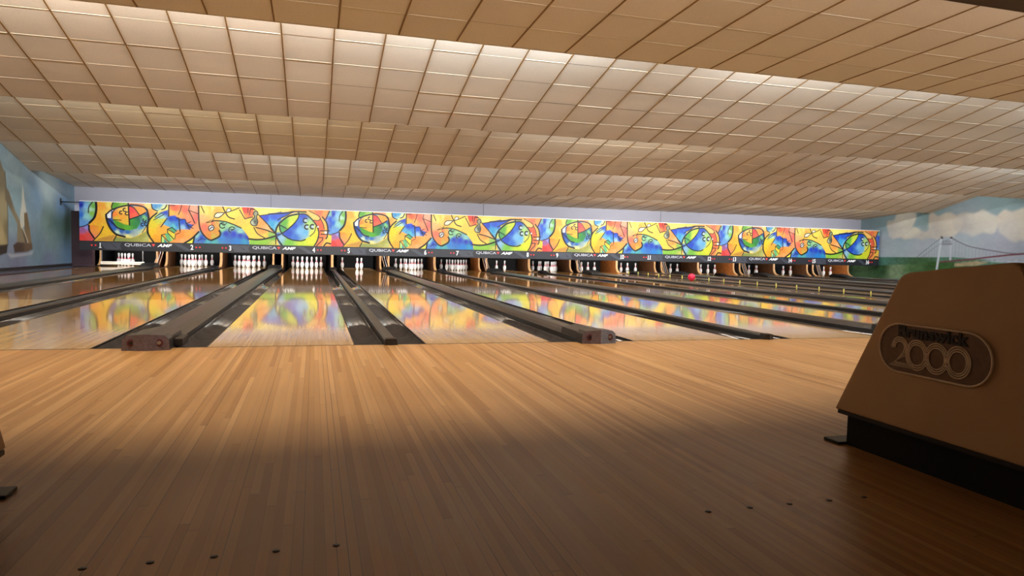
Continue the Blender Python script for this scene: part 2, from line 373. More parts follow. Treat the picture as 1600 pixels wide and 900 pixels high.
cl([(10.3, 2.5), (9.7, 2.7), (9.0, 2.4), (9.0, 1.8), (9.8, 1.7)])
n1 = c.noise(60, 30) * .5 + c.noise(160, 80) * .5
c.C *= (.93 + .14 * n1)[..., None]
hz = [(21.3, .86), (17, .84), (15.5, .86), (13.8, .89), (12.5, .82), (10.5, .84), (8.5, .84)]
c.fill(hz + [(8.5, -.3), (21.3, -.3)], [(17, .7, (62, 104, 92)), (14, .75, (66, 104, 84)), (12, .7, (80, 112, 92)), (15, .3, (52, 84, 48)), (17, .1, (66, 92, 56)), (11, .2, (60, 84, 52))], soft=.02)
c.fill([(12.7, .78), (11.4, .86), (8.5, .88), (8.5, .70), (11.6, .72)], (150, 156, 168), soft=.05)
c.fill([(21.3, .5), (17, .52), (15.5, .6), (14.6, .72), (13.8, .72), (13.2, .6), (12.9, .4), (8.5, .3), (8.5, -.3), (21.3, -.3)], [(17, .4, (40, 70, 36)), (14.5, .6, (44, 78, 34)), (15.5, .4, (70, 100, 60)), (16.3, .25, (110, 130, 98)), (13, .1, (50, 76, 40))], soft=.05)
c.fill([(13.75, .67), (12.9, .77), (12.5, .72), (12.9, .62), (13.75, .56)], (148, 136, 106), soft=.05)
n2 = c.noise(140, 60); c.C = np.where((c.Y < .84)[..., None], c.C * (.75 + .5 * n2)[..., None], c.C)
WHT = (176, 184, 194)
c.stroke([(14.335, 1.56), (14.46, .43)], .085, WHT); c.stroke([(13.93, 1.55), (13.925, .80)], .075, (164, 172, 184))
c.stroke([(14.30, 1.45), (13.93, 1.45)], .03, (90, 90, 100)); c.stroke([(14.28, 1.36), (13.93, 1.36)], .09, (120, 124, 134)); c.stroke([(14.34, 1.6), (14.30, 1.57)], .08, (60, 56, 60)); c.stroke([(13.95, 1.58), (13.91, 1.57)], .07, (60, 56, 60))
CAB = [(13.89, 1.556), (13.535, 1.387), (13.11, 1.247), (12.27, 1.114), (11.8, 1.052), (11.28, 1.036), (10.2, 1.10), (9.0, 1.4)]
c.stroke(CAB, .028, (72, 62, 70)); c.stroke([(14.335, 1.584), (14.8, 1.267), (15.366, .861)], .022, (96, 104, 112)); c.stroke([(14.0, 1.55), (14.6, 1.22), (15.1, .87)], .018, (110, 118, 124))
for y in np.arange(11.4, 13.9, .13): c.stroke([(y, .75 + (14.3 - y) * .11), (y, float(np.interp(-y, [-a for a, b in CAB], [b for a, b in CAB])))], .012, (120, 124, 134), alpha=.8)
for y in np.arange(14.5, 15.3, .11): c.stroke([(y, .85), (y, 1.584 - (y - 14.335) * .70)], .012, (120, 124, 134), alpha=.7)
c.stroke([(14.33, .707), (13.24, .812), (12.25, .935), (11.28, 1.036), (9.0, 1.2)], .055, (96, 50, 58))
c.C *= .80
struct(c.mesh('wall_right', lambda a, b: (np.full_like(a, XR), a, b), MUR, flip=True))
struct(MB().box((XR + .01, 8.5, -.3), (XR + .12, 21.3, 4.2), REAR).build('wall_right'))
struct(MB().box((XL, 19.4 + .55, -.3), (XR, 20.1, 1.25), PIT).build('wall_pit'))
struct(MB().box((XL, 18.34, 1.25), (XR, 20.1, 1.31), PIT).build('ceiling'))
struct(MB().box((XL, 10, .0), (XL + .02, 18.1, .07), M('black_skirting', (18, 14, 20), .5)).build('baseboard_left'))

struct(MB().box((XL, 17.9, 0), (U0_, 18.15, 1.62), M('machine_side_maroon', (46, 26, 36), .6, noise=.3)).build('trim_7'))
# ceiling: five saw-tooth sections of square tiles
def tile_mat():
    m = bpy.data.materials.new('ceiling_tile'); m.use_nodes = True; nt = m.node_tree; N = nt.nodes; L = nt.links; b = N['Principled BSDF']; b.inputs['Roughness'].default_value = .75; b.inputs['Specular IOR Level'].default_value = .2
    a = N.new('ShaderNodeVertexColor'); a.layer_name = 'paint'
    tc = N.new('ShaderNodeNewGeometry'); n1 = N.new('ShaderNodeTexNoise'); n1.inputs['Scale'].default_value = 90; n1.inputs['Detail'].default_value = 3; L.new(tc.outputs['Position'], n1.inputs['Vector'])
    mr = N.new('ShaderNodeMapRange'); mr.inputs['From Min'].default_value = .3; mr.inputs['From Max'].default_value = .7; mr.inputs['To Min'].default_value = .93; mr.inputs['To Max'].default_value = 1.07; L.new(n1.outputs['Fac'], mr.inputs['Value'])
    s = N.new('ShaderNodeVectorMath'); s.operation = 'SCALE'; L.new(a.outputs['Color'], s.inputs[0]); L.new(mr.outputs[0], s.inputs['Scale']); L.new(s.outputs[0], b.inputs['Base Color']); return m
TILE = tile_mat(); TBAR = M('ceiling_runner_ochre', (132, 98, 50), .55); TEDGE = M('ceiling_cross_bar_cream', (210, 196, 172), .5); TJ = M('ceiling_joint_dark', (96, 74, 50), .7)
W, X0 = .6639, .9834
def section(y0, z0, y1, z1, row0=0.0, zr=None):
    """tiles from (y0,z0) behind a lip down to (y1,z1) at the next lip; zr: top of the riser at y0 is z0, bottom zr"""
    L_ = math.hypot(y1 - y0, z1 - z0); dy, dz = (y1 - y0) / L_, (z1 - z0) / L_
    bm = bmesh.new(); lay = bm.verts.layers.float_color.new('paint'); mats = [TILE, TBAR, TEDGE, TJ, REAR]
    def P(x, s_, off): return (x, y0 + dy * s_ + (-dz) * 0, z0 + dz * s_ + off)
    def quad(x0, x1, s0, s1, off0, mi, col=(1, 1, 1), off1=None):
        off1 = off0 if off1 is None else off1
        vs = [bm.verts.new(P(x0, s0, off0)), bm.verts.new(P(x1, s0, off0)), bm.verts.new(P(x1, s1, off1)), bm.verts.new(P(x0, s1, off1))]
        for v in vs: v[lay] = (*col, 1)
        f = bm.faces.new(vs); f.material_index = mi
    rr = random.Random(int(y1 * 100)); k0 = math.floor((XL - X0) / W); k1 = math.ceil((XR - X0) / W)
    rows = []; s_ = L_
    while s_ > 1e-3: rows.append((max(0, s_ - W), s_)); s_ -= W
    quad(XL, XR, 0, L_, .03, 3)
    for (a, b_) in rows:
        for k in range(k0, k1):
            xa, xb = max(XL, X0 + k * W), min(XR, X0 + (k + 1) * W)
            if xb - xa < .02: continue
            t = rr.gauss(0, .022); base = lin((212, 202, 186)); col = tuple(v * (1 + t) for v in base)
            tilt = rr.choice((0, 0, 0, .001, .002, .005)); 
            quad(xa + .008, xb - .008, a + .006, b_ - .004, tilt, 0, col, rr.choice((0, 0, .002)))
        if b_ < L_ - .05:
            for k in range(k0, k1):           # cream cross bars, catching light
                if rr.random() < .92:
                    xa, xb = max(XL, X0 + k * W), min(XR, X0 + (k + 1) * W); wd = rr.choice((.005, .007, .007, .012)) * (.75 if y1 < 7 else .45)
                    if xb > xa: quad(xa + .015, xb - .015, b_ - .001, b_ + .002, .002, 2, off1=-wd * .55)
    for k in range(k0, k1 + 1):
        x = X0 + k * W
        if XL < x < XR:
            quad(x - .008, x + .008, 0, L_, -.005, 1)
            for sx in (-1, 1):
                vs = [bm.verts.new(P(x + sx * .008, 0, -.007)), bm.verts.new(P(x + sx * .008, L_, -.007)), bm.verts.new(P(x + sx * .008, L_, .02)), bm.verts.new(P(x + sx * .008, 0, .02))]
                f = bm.faces.new(vs); f.material_index = 1
    me = bpy.data.meshes.new('ceiling'); bm.to_mesh(me); bm.free()
    for mm in mats: me.materials.append(mm)
    o = bpy.data.objects.new('ceiling', me); COL.objects.link(o); struct(o)
    return o
LIPS = [(-1.32, 2.70), (2.529, 3.159), (6.845, 2.912), (10.993, 2.741), (14.846, 2.484), (18.2, 2.357)]
TOPS = [(-1.30, 3.30), (2.56, 3.93), (6.875, 3.66), (11.02, 3.50), (14.87, 2.62)]
RISER = M('step_board_pale', (190, 176, 150), .8)
for i in range(5):
    section(TOPS[i][0], TOPS[i][1], LIPS[i + 1][0], LIPS[i + 1][1])
    ly, lz = LIPS[i]
    struct(MB().box((XL, ly, lz), (XR, ly + .03, TOPS[i][1] + .05), RISER if i else BEAM).build('trim_5'))
struct(MB().box((XL, -9, 2.95), (XR, -1.32, 3.0), BEAM).build('ceiling'))
struct(MB().box((XL, -1.9, 2.70), (XR, -1.321, 2.95), BEAM).build('trim_6'))

NW = ['zero', 'one', 'two', 'three', 'four', 'five', 'six', 'seven', 'eight', 'nine', 'ten', 'eleven', 'twelve', 'thirteen', 'fourteen', 'fifteen', 'sixteen', 'seventeen']
# ------------------------------------------------------------------ lanes, gutters, caps
def ordinal_lane(n): return 'lane %d' % n
for n in range(1, 17):
    x = lane_left(n)
    t = tag(empty('bowling_lane', (x, 0, 0)), 'glossy wooden bowling lane %s, leading to the pins under that number' % NW[n], 'bowling lane', 'bowling lanes')
    MB().box((0, .014, -.15), (LW, 4.6, 0), LANE).build('maple_section', t)
    MB().box((0, 4.6, -.15), (LW, 18.1, 0), PINE).build('pine_section', t)
    MB().box((0, 18.1, -.15), (LW, 19.30, 0), LANE).build('pin_deck', t)
    MB().box((0, 19.30, -.15), (LW, 19.36, .004), WOODE).build('tail_plank', t)
    for side, gx in (('left', x - .235), ('right', x + LW)):
        prof = [(.002, -.01)] + [(.1175 - .108 * math.cos(a * math.pi / 10), -.012 - .062 * math.sin(a * math.pi / 10)) for a in range(11)] + [(.233, -.01)]
        prof2 = prof + [(.233, -.14), (.002, -.14)]
        g = MB(); g.prism(prof2, 'y', .014, 18.0, GUT); go = g.build('gutter', None, (gx, 0, 0))
        for f in go.data.polygons:
            if abs(f.normal.z) > .2 and abs(f.normal.y) < .5: f.use_smooth = True
        e = MB(); e.box((0 if side == 'right' else .225, .014, -.02), (.010 if side == 'right' else .235, 18.0, .001), GUTE); e.build('edge_strip', go)
        tag(go, 'dark grey ball gutter along the %s edge of lane %s' % (side, NW[n]), 'gutter', 'ball gutters')
    if n == 1 or n == 16: pass
def wide_cap(x0, x1, n):
    cx = (x0 + x1) / 2; hw = (x1 - x0) / 2 - .2355
    t = tag(empty('ball_track_cover', (cx, 0, 0)), 'wide raised cover of the ball return track between lanes %s and %s' % (NW[n], NW[n + 1]), 'ball track cover', 'wide ball track covers')
    prof = [(-hw, -.14), (-hw, .030), (-hw + .04, .050), (-.05, .066), (.05, .066), (hw - .04, .050), (hw, .030), (hw, -.14)]
    m = MB(); m.prism(prof, 'y', .02, 16.4, CAP)
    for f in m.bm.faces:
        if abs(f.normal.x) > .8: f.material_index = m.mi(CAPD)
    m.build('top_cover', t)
    MB().prism([(-hw + .005, .030), (-hw + .012, .085), (0, .112), (hw - .012, .085), (hw - .005, .030)], 'y', .03, .42, CAP, bev=.004).build('front_cover', t)
    # cast end plate, two facets, stands on the approach edge
    e = MB()
    for sx, mt in ((-1, PLATE), (1, PLATE if n == 3 else PLATEB)):
        pts = [(0, .118), (sx * .120, .106), (sx * .148, .080), (sx * .155, .0), (0, .0)]
        def Y(px): return -.155 + abs(px) * .25
        F = [(p[0], Y(p[0]), p[1]) for p in pts]; B = [(p[0], .03, p[1]) for p in pts]
        e.face(F, mt); 
        for k in range(5): e.face([F[k], F[(k + 1) % 5], B[(k + 1) % 5], B[k]], CAP)
    pl = e.build('end_plate', t)
    for sx in (-1, 1):
        b = MB(); b.tube([(0, 0, 0), (0, -.008, 0)], .026, BOLT, 16); b.tube([(0, -.008, 0), (0, -.012, 0)], .013, BLACK if sx < 0 else STEEL, 12)
        b.build('bolt', pl, (sx * .09, -.128, .056))
    # side box
    MB().box((hw + .001, .05, .003), (hw + .06, .30, .06), CAPD, bev=.006).build('side_box', t)
    # cowl in front of the pins
    MB().prism([(16.2, .05), (16.5, .10), (16.75, .14), (16.95, .14), (17.1, .08), (17.1, .003), (16.2, .003)], 'x', -hw - .04, hw + .04, BLACK, bev=.01).build('end_cowl', t)
    return t
def narrow_cap(x0, x1, n):
    cx = (x0 + x1) / 2; hw = .046
    t = tag(empty('lane_divider', (cx, 0, 0)), 'narrow low divider strip between lanes %s and %s' % (NW[n], NW[n + 1]), 'lane divider', 'narrow lane dividers')
    MB().prism([(-hw, -.14), (-hw, .03), (-hw + .012, .042), (hw - .012, .042), (hw, .03), (hw, -.14)], 'y', .02, 17.16, CAP).build('divider_strip', t)
    e = MB()
    for sx in (-1, 1):
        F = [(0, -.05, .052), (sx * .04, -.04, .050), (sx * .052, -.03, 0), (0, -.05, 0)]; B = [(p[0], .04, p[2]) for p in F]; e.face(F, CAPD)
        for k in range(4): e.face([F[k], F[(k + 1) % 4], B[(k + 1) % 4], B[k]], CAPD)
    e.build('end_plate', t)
    MB().prism([(16.4, .03), (16.8, .10), (17.1, .09), (17.17, .003), (16.4, .003)], 'x', -.09, .09, BLACK, bev=.008).build('end_cowl', t)
for n in range(1, 16):
    a, b = lane_left(n) + LW, lane_left(n + 1)
    (wide_cap if n % 2 else narrow_cap)(a, b, n)

# ------------------------------------------------------------------ masking boards with printed artwork
UW = 3.487; U0 = -5.70; ZB, ZT = .745, 1.87; ZS = .49
def quadmap(ox, oy, tl, tr, bl, br):
    def f(p):
        x = ox + p[0] / 10.97; y = oy + p[1] / 10.97
        u = (x - tl[0]) / (tr[0] - tl[0]); yt = tl[1] + (tr[1] - tl[1]) * u; yb = bl[1] + (br[1] - bl[1]) * u
        return (u * UW, (1 - (y - yt) / (yb - yt)) * (ZT - ZB))
    return f
A_Q = ((123.5, 315.5), (332, 321.5), (124.5, 378), (332, 381.5)); B_Q = ((332, 321), (521, 328), (332, 382.5), (521, 387))
def px(wd): return wd / 10.97 * .028
def art_a():
    c = Canvas(0, UW, 0, ZT - ZB, 440, 142)
    c1 = quadmap(120, 310, *A_Q); c2 = quadmap(225, 310, *A_Q)
    c.map = c1
    c.base([(430, 150, (240, 168, 60)), (370, 350, (246, 178, 48)), (480, 540, (236, 192, 50)), (540, 110, (240, 216, 110)), (480, 300, (240, 200, 90)), (1180, 110, (225, 205, 140)), (1500, 300, (240, 190, 90)), (2200, 300, (240, 190, 90))])
    F = c.fill; S = lambda p, wd, **k: c.stroke(p, px(wd), **k)
    F([(30, 40), (325, 50), (325, 220), (300, 330), (210, 440), (130, 490), (30, 515)], [(70, 130, (24, 50, 180)), (70, 300, (46, 112, 212)), (150, 150, (140, 190, 235)), (150, 320, (150, 205, 210)), (270, 150, (124, 184, 72)), (250, 270, (140, 190, 80)), (120, 450, (110, 160, 220)), (230, 200, (180, 215, 190))])
    F([(20, 515), (190, 460), (200, 560), (290, 700), (270, 760), (20, 760)], [(100, 560, (160, 100, 150)), (90, 690, (215, 64, 56)), (180, 650, (220, 86, 76)), (160, 500, (150, 150, 220))])
    F([(195, 470), (440, 500), (380, 620), (290, 720), (215, 620)], [(250, 470, (238, 146, 46)), (300, 600, (240, 160, 70)), (260, 650, (235, 140, 110)), (400, 540, (242, 176, 40))], soft=.03)
    F([(300, 740), (420, 690), (640, 640), (600, 750)], (196, 146, 66), soft=.04)
    F([(590, 60), (850, 60), (850, 130), (700, 150), (590, 200)], [(640, 130, (104, 168, 56)), (780, 100, (160, 196, 84))])
    F([(485, 290), (560, 220), (700, 150), (860, 120), (1020, 130), (1140, 160), (1195, 240), (1200, 380), (1150, 540), (1020, 650), (880, 690), (720, 650), (600, 580), (520, 460), (490, 370)],
      [(850, 660, (232, 226, 150)), (1120, 570, (215, 220, 160)), (680, 600, (200, 220, 190)), (620, 530, (40, 100, 180)), (850, 600, (40, 112, 180)), (1080, 510, (90, 150, 195)), (560, 430, (36, 76, 170)), (740, 575, (40, 96, 176))], smooth=True)
    F([(490, 290), (570, 225), (570, 350), (510, 355)], (242, 242, 242)); F([(590, 220), (640, 180), (600, 240)], (238, 238, 230))
    F([(590, 370), (870, 370), (1060, 310), (1080, 420), (1010, 530), (880, 565), (760, 550), (650, 480)], [(680, 460, (84, 158, 46)), (850, 530, (96, 170, 50)), (980, 430, (54, 138, 76)), (1040, 350, (36, 112, 86)), (920, 400, (70, 150, 60))], soft=.03)
    F([(590, 250), (700, 170), (860, 140), (880, 470), (800, 460), (700, 410), (600, 370)], [(630, 300, (244, 136, 56)), (750, 330, (240, 170, 60)), (830, 200, (242, 202, 96)), (650, 350, (214, 186, 60)), (830, 440, (225, 190, 60)), (750, 180, (240, 200, 100))], soft=.03)
    F([(875, 145), (950, 165), (1050, 300), (880, 360)], [(920, 220, (228, 70, 72)), (960, 300, (238, 104, 74))])
    F([(950, 145), (1100, 150), (1185, 215), (1150, 260), (1060, 290)], (240, 158, 66)); F([(880, 85), (1120, 95), (1150, 150), (880, 115)], (222, 150, 110), soft=.04)
    F([(1060, 300), (1190, 230), (1200, 400), (1180, 470), (1060, 520), (1085, 400)], [(1130, 250, (36, 76, 168)), (1140, 330, (130, 196, 120)), (1110, 460, (80, 140, 200)), (1060, 330, (30, 96, 120)), (1180, 300, (40, 90, 150))])
    F([(640, 680), (900, 700), (1050, 650), (1170, 570), (1215, 650), (1215, 760), (600, 760)], [(800, 720, (146, 154, 86)), (1100, 660, (166, 164, 84)), (1180, 720, (186, 186, 110))], soft=.02)
    c.map = c2
    F([(0, 60), (410, 80), (410, 210), (200, 250), (80, 350), (60, 300), (0, 170)], [(50, 130, (240, 212, 130)), (80, 240, (235, 160, 76)), (370, 200, (246, 226, 118)), (300, 230, (240, 220, 120))])
    F([(105, 80), (380, 90), (330, 180), (220, 225), (140, 190)], [(180, 150, (76, 148, 200)), (250, 120, (90, 160, 200)), (320, 170, (216, 220, 160)), (220, 210, (170, 200, 180))])
    F([(195, 255), (400, 200), (415, 90), (950, 100), (945, 300), (960, 450), (985, 540), (880, 640), (700, 780), (150, 780), (60, 640), (40, 500), (60, 400)],
      [(150, 450, (226, 206, 46)), (100, 600, (236, 194, 42)), (200, 680, (240, 168, 46)), (300, 520, (240, 172, 66)), (620, 650, (240, 146, 62)), (800, 620, (240, 168, 76)), (650, 740, (236, 168, 104)), (900, 500, (240, 158, 106)), (230, 380, (206, 208, 80))])
    F([(415, 90), (945, 100), (945, 300), (910, 450), (860, 480), (760, 430), (700, 370), (590, 350), (520, 300), (415, 305)], [(520, 170, (234, 98, 60)), (470, 260, (242, 178, 66)), (600, 280, (240, 168, 86)), (700, 200, (230, 112, 90)), (850, 160, (236, 168, 136)), (900, 330, (226, 112, 102)), (780, 330, (240, 146, 104)), (640, 140, (236, 120, 80))])
    F([(165, 340), (250, 250), (400, 200), (410, 310), (520, 295), (590, 345), (700, 360), (750, 430), (850, 460), (790, 540), (620, 540), (540, 560), (420, 500), (330, 460), (300, 470), (380, 350), (250, 360)],
      [(350, 240, (34, 70, 184)), (450, 350, (26, 70, 188)), (550, 350, (24, 70, 196)), (650, 400, (36, 84, 200)), (750, 480, (26, 70, 180)), (500, 490, (100, 190, 200)), (670, 510, (156, 194, 220)), (380, 440, (100, 170, 210)), (300, 340, (170, 210, 190)), (560, 450, (60, 130, 205))], soft=.04)
    F([(390, 545), (520, 610), (520, 700), (400, 600)], (228, 208, 66)); F([(400, 525), (470, 505), (550, 570), (520, 605)], (84, 168, 116)); F([(400, 600), (520, 700), (460, 745), (340, 620)], (206, 212, 90)); F([(340, 625), (400, 600), (470, 740), (400, 770)], (110, 184, 130)); F([(285, 640), (390, 775), (285, 775)], (190, 222, 130)); F([(330, 700), (400, 775), (330, 775)], (60, 150, 150))
    F([(945, 90), (1230, 100), (1230, 740), (1150, 725), (1050, 660), (970, 530), (950, 400)], [(1050, 200, (246, 212, 110)), (1180, 200, (246, 196, 86)), (1000, 350, (240, 180, 120)), (1050, 500, (230, 122, 96)), (1150, 620, (214, 138, 58)), (1190, 400, (240, 180, 100))])
    F([(840, 780), (860, 660), (940, 580), (985, 545), (1060, 660), (1150, 730), (1230, 740), (1230, 790)], [(900, 640, (150, 200, 190)), (1000, 690, (30, 70, 180)), (930, 740, (84, 124, 190)), (1100, 740, (86, 170, 180)), (1050, 710, (60, 110, 190))])
    F([(700, 780), (860, 670), (840, 780)], (238, 232, 86))
    c.map = c1
    S([(270, 65), (200, 160), (190, 260)], 11); S([(315, 50), (322, 200), (290, 340), (210, 435)], 24); S([(210, 440), (130, 490), (40, 512)], 11); S([(195, 480), (205, 580), (280, 700)], 18); S([(440, 500), (380, 620), (270, 745)], 12)
    S([(610, 70), (580, 150), (590, 200)], 13); S([(485, 290), (495, 380), (550, 520), (650, 630), (800, 675)], 22); S([(485, 290), (600, 200), (860, 125), (1060, 135), (1180, 190), (1200, 300)], 16); S([(1200, 300), (1190, 450), (1100, 600)], 8)
    S([(590, 270), (640, 190), (740, 150)], 11); S([(590, 260), (580, 350)], 11); S([(510, 360), (600, 440), (680, 520), (790, 555)], 15); S([(600, 380), (740, 388)], 9); S([(862, 80), (870, 250), (882, 470)], 15); S([(870, 135), (960, 170), (1050, 290)], 11); S([(885, 370), (1050, 310), (1160, 250)], 13)
    for (hx, hy), a in (((740, 255), 60), ((800, 207), 60), ((838, 270), 60), ((1140, 385), 0), ((1105, 460), 60), ((1165, 452), 60)): c.ring((hx, hy), 26, px(13), a, a + 230)
    S([(1190, 470), (1190, 600), (1230, 660)], 16); S([(655, 660), (610, 745)], 12)
    c.map = c2
    S([(0, 170), (40, 230), (65, 330), (60, 400)], 18); S([(110, 90), (130, 180), (215, 225)], 13); S([(385, 100), (345, 175), (290, 200)], 13); S([(205, 255), (90, 360), (45, 480), (60, 640), (155, 780)], 17)
    S([(300, 250), (230, 290), (170, 335)], 9); S([(330, 280), (150, 378)], 9); S([(385, 350), (330, 420), (275, 500)], 11); S([(413, 90), (413, 310)], 14); S([(413, 122), (520, 125)], 10); S([(645, 110), (620, 200), (585, 280)], 9)
    S([(785, 120), (765, 205), (935, 265)], 9, smooth=False); S([(765, 205), (830, 330), (875, 430)], 12); S([(550, 345), (590, 350), (600, 450), (612, 575)], 13); S([(600, 380), (700, 365), (720, 430), (775, 485)], 10); S([(760, 470), (800, 490), (850, 455)], 9); S([(790, 500), (850, 520)], 9); S([(720, 440), (800, 405)], 9); S([(740, 460), (780, 540)], 9)
    S([(550, 570), (470, 505), (390, 540), (510, 605)], 10, smooth=False); S([(390, 540), (392, 600), (500, 712)], 10, smooth=False); S([(520, 710), (530, 630), (612, 598)], 8, smooth=False); S([(350, 622), (285, 640), (420, 765)], 9, smooth=False); S([(285, 640), (280, 765)], 9)
    S([(690, 780), (820, 700), (945, 580)], 20); S([(870, 660), (845, 780)], 18); S([(945, 100), (950, 400), (985, 560), (1080, 680), (1160, 725), (1230, 730)], 17); S([(990, 130), (1045, 245)], 11); S([(1080, 420), (1230, 398)], 8); S([(1085, 418), (1230, 345)], 7); S([(930, 740), (1000, 700), (1065, 715)], 10, col=(20, 40, 110))
    c.fill([(1170 + 48 * math.cos(a), 515 + 48 * math.sin(a)) for a in np.linspace(0, 6.28, 14)[:-1]], (240, 240, 240)); c.ring((1170, 515), 48, px(11)); S([(1140, 530), (1190, 505)], 11); S([(1160, 500), (1175, 535)], 8)
    return c
def art_b():
    c = Canvas(0, UW, 0, ZT - ZB, 440, 142); c3 = quadmap(325, 315, *B_Q); c4 = quadmap(420, 315, *B_Q); F = c.fill; S = lambda p, wd, **k: c.stroke(p, px(wd) * 1.08, **k)
    c.map = c3
    c.base([(150, 150, (242, 184, 76)), (400, 200, (246, 214, 90)), (550, 350, (246, 198, 90)), (650, 500, (246, 210, 80)), (760, 600, (240, 204, 80)), (900, 600, (246, 204, 90)), (1000, 150, (248, 226, 120)), (1900, 500, (236, 130, 80)), (2100, 600, (240, 190, 80))])
    F([(60, 60), (280, 60), (120, 280), (60, 330)], [(150, 150, (240, 176, 76)), (90, 120, (250, 214, 120))], soft=.05)
    F([(40, 355), (90, 335), (210, 330), (240, 530), (190, 640), (80, 680), (40, 665)], [(60, 400, (230, 116, 88)), (150, 500, (214, 148, 58)), (100, 630, (196, 172, 70)), (180, 400, (216, 170, 90))])
    F([(210, 335), (330, 345), (480, 400), (600, 480), (700, 620), (720, 760), (40, 760), (60, 690), (180, 650), (225, 560)], [(260, 470, (150, 205, 150)), (400, 420, (164, 212, 150)), (560, 520, (150, 204, 190)), (320, 560, (26, 60, 176)), (450, 570, (26, 62, 186)), (560, 590, (26, 56, 176)), (690, 630, (26, 52, 166)), (250, 640, (60, 130, 200)), (500, 700, (40, 130, 204)), (120, 710, (90, 170, 170)), (640, 700, (50, 150, 190))], soft=.02)
    F([(720, 640), (800, 665), (1000, 650), (1165, 590), (1175, 770), (720, 760)], [(760, 700, (140, 192, 70)), (950, 700, (150, 198, 66)), (1120, 640, (110, 174, 70)), (1140, 720, (200, 200, 100))])
    F([(580, 80), (790, 90), (775, 250), (640, 290)], [(650, 150, (230, 74, 56)), (730, 230, (236, 110, 60)), (640, 260, (240, 150, 70))])
    F([(870, 230), (1150, 530), (1160, 560), (830, 440), (850, 350)], [(900, 350, (242, 164, 88)), (1050, 480, (246, 188, 128))])
    F([(820, 440), (1160, 560), (1150, 600), (970, 640), (850, 560)], [(950, 520, (240, 160, 80)), (980, 600, (240, 200, 80)), (1080, 600, (140, 186, 90))], soft=.03)
    F([(890, 235), (1260, 180), (1260, 560), (1160, 535)], [(1000, 250, (26, 70, 196)), (1150, 280, (40, 110, 222)), (1100, 440, (120, 190, 212))])
    F(cr([(820, 150), (858, 190), (838, 260), (856, 350), (830, 415), (770, 415), (732, 365), (755, 310), (800, 260), (778, 200)], True), [(810, 350, (86, 92, 84)), (760, 370, (190, 196, 170)), (820, 190, (150, 150, 120))])
    F([(125, 255), (170, 190), (290, 190), (200, 275)], (226, 220, 190)); F([(320, 170), (340, 120), (400, 120), (395, 160)], (236, 232, 220))
    S([(265, 80), (300, 160), (360, 260), (460, 300)], 13); S([(545, 98), (400, 160), (310, 185), (170, 190), (125, 260), (200, 272), (290, 200)], 10); S([(325, 170), (345, 115), (400, 118), (400, 150)], 8)
    S([(40, 372), (130, 330), (300, 345), (450, 400), (575, 460)], 13); S([(60, 365), (125, 290)], 7); S([(50, 660), (80, 680), (200, 620), (228, 560), (210, 510)], 19)
    c.ring((262, 415), 48, px(12), 40, 290); c.ring((420, 492), 52, px(12), 120, 330); S([(245, 385), (300, 410)], 11); S([(270, 410), (330, 380)], 8); S([(395, 480), (450, 490)], 9); S([(410, 505), (450, 480)], 9)
    S([(548, 135), (635, 295), (772, 262)], 11, smooth=False); S([(690, 105), (688, 190)], 8); S([(735, 115), (715, 220)], 9); S([(735, 112), (805, 130)], 14); S(cr([(820, 150), (858, 190), (838, 260), (856, 350), (830, 415), (770, 415), (732, 365), (755, 310), (800, 260), (778, 200)], True) + [(820, 150)], 10)
    S([(860, 215), (1070, 440)], 12); S([(1085, 460), (1155, 535)], 14); S([(885, 238), (1040, 215), (1260, 175)], 11); S([(820, 450), (980, 490), (1165, 558)], 13); S([(790, 450), (850, 560), (970, 635)], 12); S([(700, 655), (850, 668), (1000, 650), (1165, 600)], 19); S([(1165, 600), (1165, 750)], 9)
    c.map = c4
    F([(0, 195), (540, 150), (300, 230), (150, 330), (180, 380), (120, 540), (0, 360)], [(100, 250, (36, 90, 206)), (60, 400, (60, 166, 212)), (250, 210, (34, 84, 200)), (130, 420, (120, 190, 215))])
    F(cr([(128, 560), (140, 430), (200, 330), (320, 240), (520, 180), (640, 190), (760, 280), (840, 400), (880, 530), (860, 650), (800, 790), (240, 790), (150, 650)], True), [(200, 640, (150, 190, 212)), (350, 720, (130, 192, 66)), (600, 730, (196, 216, 56)), (820, 620, (226, 216, 54)), (150, 500, (200, 216, 120)), (700, 700, (214, 218, 54)), (160, 580, (60, 110, 190))])
    F(cr([(190, 410), (330, 260), (520, 200), (650, 220), (760, 310), (825, 420), (810, 520), (700, 620), (560, 675), (400, 660), (270, 590)], True), [(600, 250, (26, 70, 186)), (450, 420, (34, 92, 206)), (350, 560, (26, 72, 186)), (550, 500, (130, 190, 230)), (700, 390, (176, 216, 126)), (760, 560, (222, 222, 86)), (450, 630, (54, 116, 200)), (650, 540, (110, 180, 222)), (560, 330, (50, 110, 206)), (790, 470, (210, 218, 110))])
    F([(190, 400), (300, 260), (420, 212), (520, 200), (512, 270), (440, 380), (330, 480), (220, 550), (180, 480)], [(280, 350, (104, 178, 66)), (420, 270, (200, 216, 66)), (400, 390, (216, 226, 86)), (240, 460, (86, 168, 106))])
    F([(640, 150), (720, 150), (860, 240), (900, 290), (850, 328), (780, 300)], (246, 196, 108))
    F([(790, 150), (1060, 150), (1000, 290), (970, 400), (985, 500), (920, 510), (930, 570), (1020, 570), (1000, 640), (930, 790), (820, 790), (880, 620), (870, 480), (820, 400), (790, 325), (870, 328), (902, 290)], [(900, 180, (236, 120, 84)), (980, 200, (240, 156, 76)), (900, 400, (232, 104, 72)), (930, 540, (234, 116, 70)), (950, 700, (238, 140, 80))])
    F([(905, 250), (960, 270), (1020, 360), (1040, 520), (985, 510), (965, 400)], (244, 186, 90), soft=.02)
